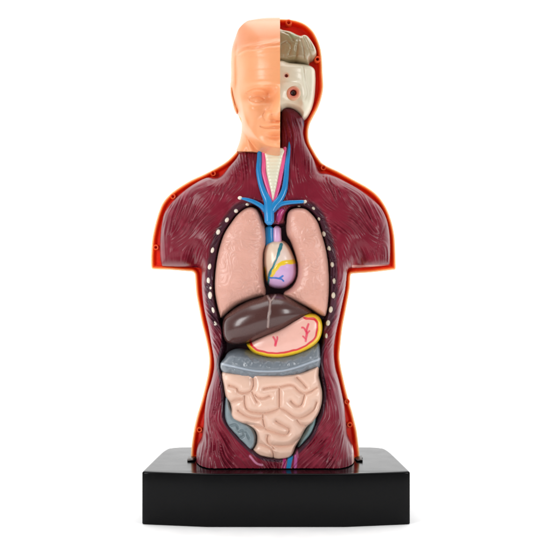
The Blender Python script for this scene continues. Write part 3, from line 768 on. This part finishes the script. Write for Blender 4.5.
# ---------------------------------------------------------------- intestines
gut = bpy.data.objects.new('intestines', None); C.objects.link(gut); gut.location = world(*at(272, 458, 40), 40)
gut.empty_display_size = .01
top(gut, 'folded peach bowel under a thick grey transverse bowel, filling the belly of the torso', 'intestines')
Gi = __import__('mathutils').Matrix.Translation(-gut.location)
SI = [(222, 370), (240, 368), (275, 370), (300, 368), (318.6, 362), (319.4, 375), (321.6, 383), (323.4, 392), (322.8, 402), (320, 411.6), (314.4, 420.6), (307, 427), (302, 436.6), (297, 445), (294.6, 453), (289, 457.6), (279.6, 459), (273, 458.4), (266, 457), (258.6, 455.2), (253, 451), (250.4, 446), (254, 441.4), (255.4, 434), (252.6, 428),
      (246.6, 424.6), (238.4, 422), (232, 418.4), (229, 412.6), (229.6, 407), (228, 401.6), (224.8, 396), (223, 386)]
GR = [[(229, 386), (233.5, 387), (236.8, 388.6), (238.4, 392), (244.5, 393.4), (251, 390.8), (253.4, 385), (253, 379)],
      [(264, 389), (272, 387.4), (281, 387), (288.5, 385.2), (294, 386.4), (298.4, 390.8), (303.8, 393.6), (310.4, 392), (317, 388), (324, 386)],
      [(279.3, 387), (279.3, 396), (279.3, 408)], [(255, 395), (258, 397.4), (263, 398.4), (269.5, 396)], [(252, 392), (255, 398.5), (257, 402)],
      [(244.6, 396), (244.6, 402), (246, 408), (250.5, 411.6), (257, 412.6), (263.8, 413), (272.4, 411.2), (279.6, 407.8)],
      [(279.6, 407.8), (286.4, 411), (293, 416), (299.5, 418), (307, 415), (313.4, 410), (316.4, 403)],
      [(290.7, 401), (295.6, 405.4), (300.6, 405.4), (303.6, 398), (304.4, 394)],
      [(263.2, 413), (263, 419), (265, 427.6), (268, 430), (274.7, 432.2), (284, 435), (288, 433), (289, 429.4), (287, 427.4), (281, 424), (276, 421)],
      [(299, 440), (292, 445), (286, 446.4), (278, 446.4), (272, 445.8), (268.4, 443.4), (267.2, 439.4), (268, 436)],
      [(251.6, 443.6), (258, 444.6), (264.5, 446), (270.4, 449), (273, 453), (273.4, 459)], [(247, 424.6), (256, 426.4), (265, 428)],
      [(297, 378), (301.6, 382.6), (306, 387.6)], [(230, 404), (236, 400), (243, 399)], [(305.6, 427), (300, 424), (297, 420)], [(238, 411), (246, 416), (255, 418.6), (262, 418)], [(271.8, 445.4), (273.6, 449)]]
sw_si = swell(trace(SI, 28, 4))
def si_h(x, y, d):
    ix, iy = img(x, y, 52)
    dg = np.full(x.shape, 1e9)
    for g in GR: dg = np.minimum(dg, line_d(ix, iy, g, 4))
    h = 20 + 20 * prof(d / 5) + 13 * sw_si(x, y)
    puff = 5.2 * prof((np.sqrt(dg ** 2 + .3) - .5) / 6.5)
    return h + puff * smooth(0, 5, d) + .5 * vnoise(ix, iy, 6, 2)
si = relief('small_intestine', trace(SI, 28, 4), si_h, M_organ, step=.38, back=19, pf=lambda x, y, h, d: np.tile(lin(220, 182, 162), (len(x), 1)), sharp=85)
CO = [(219.4, 367), (220, 362.8), (224, 358), (227, 353), (233, 350), (240, 349), (247, 350), (256, 352.6), (272, 354.4), (290, 352.6), (306, 346.6), (318, 342.4), (320.6, 347), (321.4, 357), (321.3, 365), (319.4, 369), (313, 370.4), (307, 372.6), (299, 376.4), (289.6, 378.6), (275, 379), (262, 379.8), (252, 380.6), (243, 380.4), (235, 377.4), (226, 375), (221.4, 372)]
taen = [(221, 363.6), (224.8, 364.6), (237, 367.4), (253, 370.6), (264, 371.4), (275, 371.3), (284, 370.6), (296, 367.6), (308, 363.4), (321, 358.6)]
sw_co = swell(trace(CO, 34, 4))
def co_h(x, y, d):
    ix, iy = img(x, y, 52)
    dt = line_d(ix, iy, taen)
    h = 24 + 9 * prof(d / 4) + 22 * sw_co(x, y)
    sac = np.abs(np.sin((ix + .35 * iy) * math.pi / 9.5))
    h += (.9 * sac + 1.3 * vnoise(ix, iy, 3.5, 7)) * smooth(1.5, 3.5, dt) * smooth(0, 3, d)
    return h + 1.0 * np.exp(-(dt / 1.3) ** 2)
def co_p(x, y, h, d):
    ix, iy = img(x, y, h)
    c = np.tile(lin(112, 120, 128), (len(x), 1))
    return lay(c, .75 * (1 - smooth(.6, 1.4, line_d(ix, iy, taen))), lin(168, 178, 190))
co = relief('large_intestine', trace(CO, 34, 4), co_h, M_organ, step=.45, back=25, pf=co_p, sharp=85)
CE = [(226, 394), (224.4, 402), (224.2, 414.6), (226.4, 422), (232, 430), (240.6, 439.6), (247.4, 447), (251.6, 448.6), (256, 444), (258, 434), (254, 424), (240, 414), (233, 404), (230, 394)]
def ce_h(x, y, d):
    ix, iy = img(x, y, 42)
    h = 22 + 24 * prof(d / 4) + 2.6 * prof(d / 14)
    for g in ([(231, 425), (236, 424), (238, 428)], [(239, 431), (243, 430), (244, 435), (241, 437)], [(246, 432), (249, 438)]):
        h -= 2.2 * np.exp(-(line_d(ix, iy, g) / 1.1) ** 2)
    return h + 1.4 * vnoise(ix, iy, 4, 3)
grey = lambda x, y, h, d: np.tile(lin(122, 136, 142), (len(x), 1))
ce = relief('blind_gut', trace(CE, 26, 4), ce_h, M_organ, step=.45, back=17, pf=grey, sharp=85)
SG = [(316.8, 412), (317, 419), (315.6, 426), (311.2, 434.4), (304, 442.6), (298.6, 446.6), (296, 446), (299, 436), (306, 424), (312, 414)]
sg = relief('descending_bowel', trace(SG, 26, 4), lambda x, y, d: 22 + 22 * prof(d / 4) + .8 * vnoise(x, y, 4, 1), M_organ, step=.45, back=17, pf=lambda x, y, h, d: np.tile(lin(116, 142, 144), (len(x), 1)), sharp=85)
for o in (si, co, ce, sg):
    o.parent = gut; o.matrix_parent_inverse = Gi

# ---------------------------------------------------------------- camera
cam = bpy.data.cameras.new('camera'); co_ = bpy.data.objects.new('camera', cam); C.objects.link(co_)
co_.location = (0, -D * K, (FLOOR - 275) * K); co_.rotation_euler = (math.radians(90), 0, 0)
cam.sensor_width = 36; cam.lens = 36 / (2 * 275 / D); cam.clip_start = .02; cam.clip_end = 60
bpy.context.scene.camera = co_

# ---------------------------------------------------------------- light
w = bpy.data.worlds.new('World'); bpy.context.scene.world = w; w.use_nodes = True
nt = w.node_tree; N = nt.nodes; bg = N['Background']
tc = N.new('ShaderNodeTexCoord'); sp = N.new('ShaderNodeSeparateXYZ'); nt.links.new(tc.outputs['Generated'], sp.inputs[0])
r = N.new('ShaderNodeMapRange'); r.interpolation_type = 'SMOOTHSTEP'
r.inputs['From Min'].default_value = -.45; r.inputs['From Max'].default_value = .6
r.inputs['To Min'].default_value = .17; r.inputs['To Max'].default_value = 1.7
nt.links.new(sp.outputs['Y'], r.inputs['Value'])
nt.links.new(r.outputs['Result'], bg.inputs['Strength']); bg.inputs['Color'].default_value = (1, 1, 1, 1)

def softbox(name, loc, target, sx, sy, power, col=(1, 1, 1)):
    L = bpy.data.lights.new(name, 'AREA'); L.shape = 'RECTANGLE'; L.size = sx; L.size_y = sy; L.energy = power; L.color = col
    o = bpy.data.objects.new(name, L); C.objects.link(o); o.location = loc
    from mathutils import Vector
    d = Vector(target) - Vector(loc); o.rotation_euler = d.to_track_quat('-Z', 'Y').to_euler()
tgt = (0, 0, .14)
softbox('softbox', (-.62, -.62, .34), tgt, .22, .5, 4.2)
softbox('softbox', (.66, -.60, .34), tgt, .18, .42, 2.8)
softbox('softbox', (0, 0, 1.0), (0, 0, .0), .9, .7, 6.0)  # unseen overhead light, added to push the table to pure white
sc = bpy.context.scene
sc.view_settings.view_transform = 'Standard'; sc.view_settings.look = 'None'; sc.view_settings.exposure = 0; sc.view_settings.gamma = 1
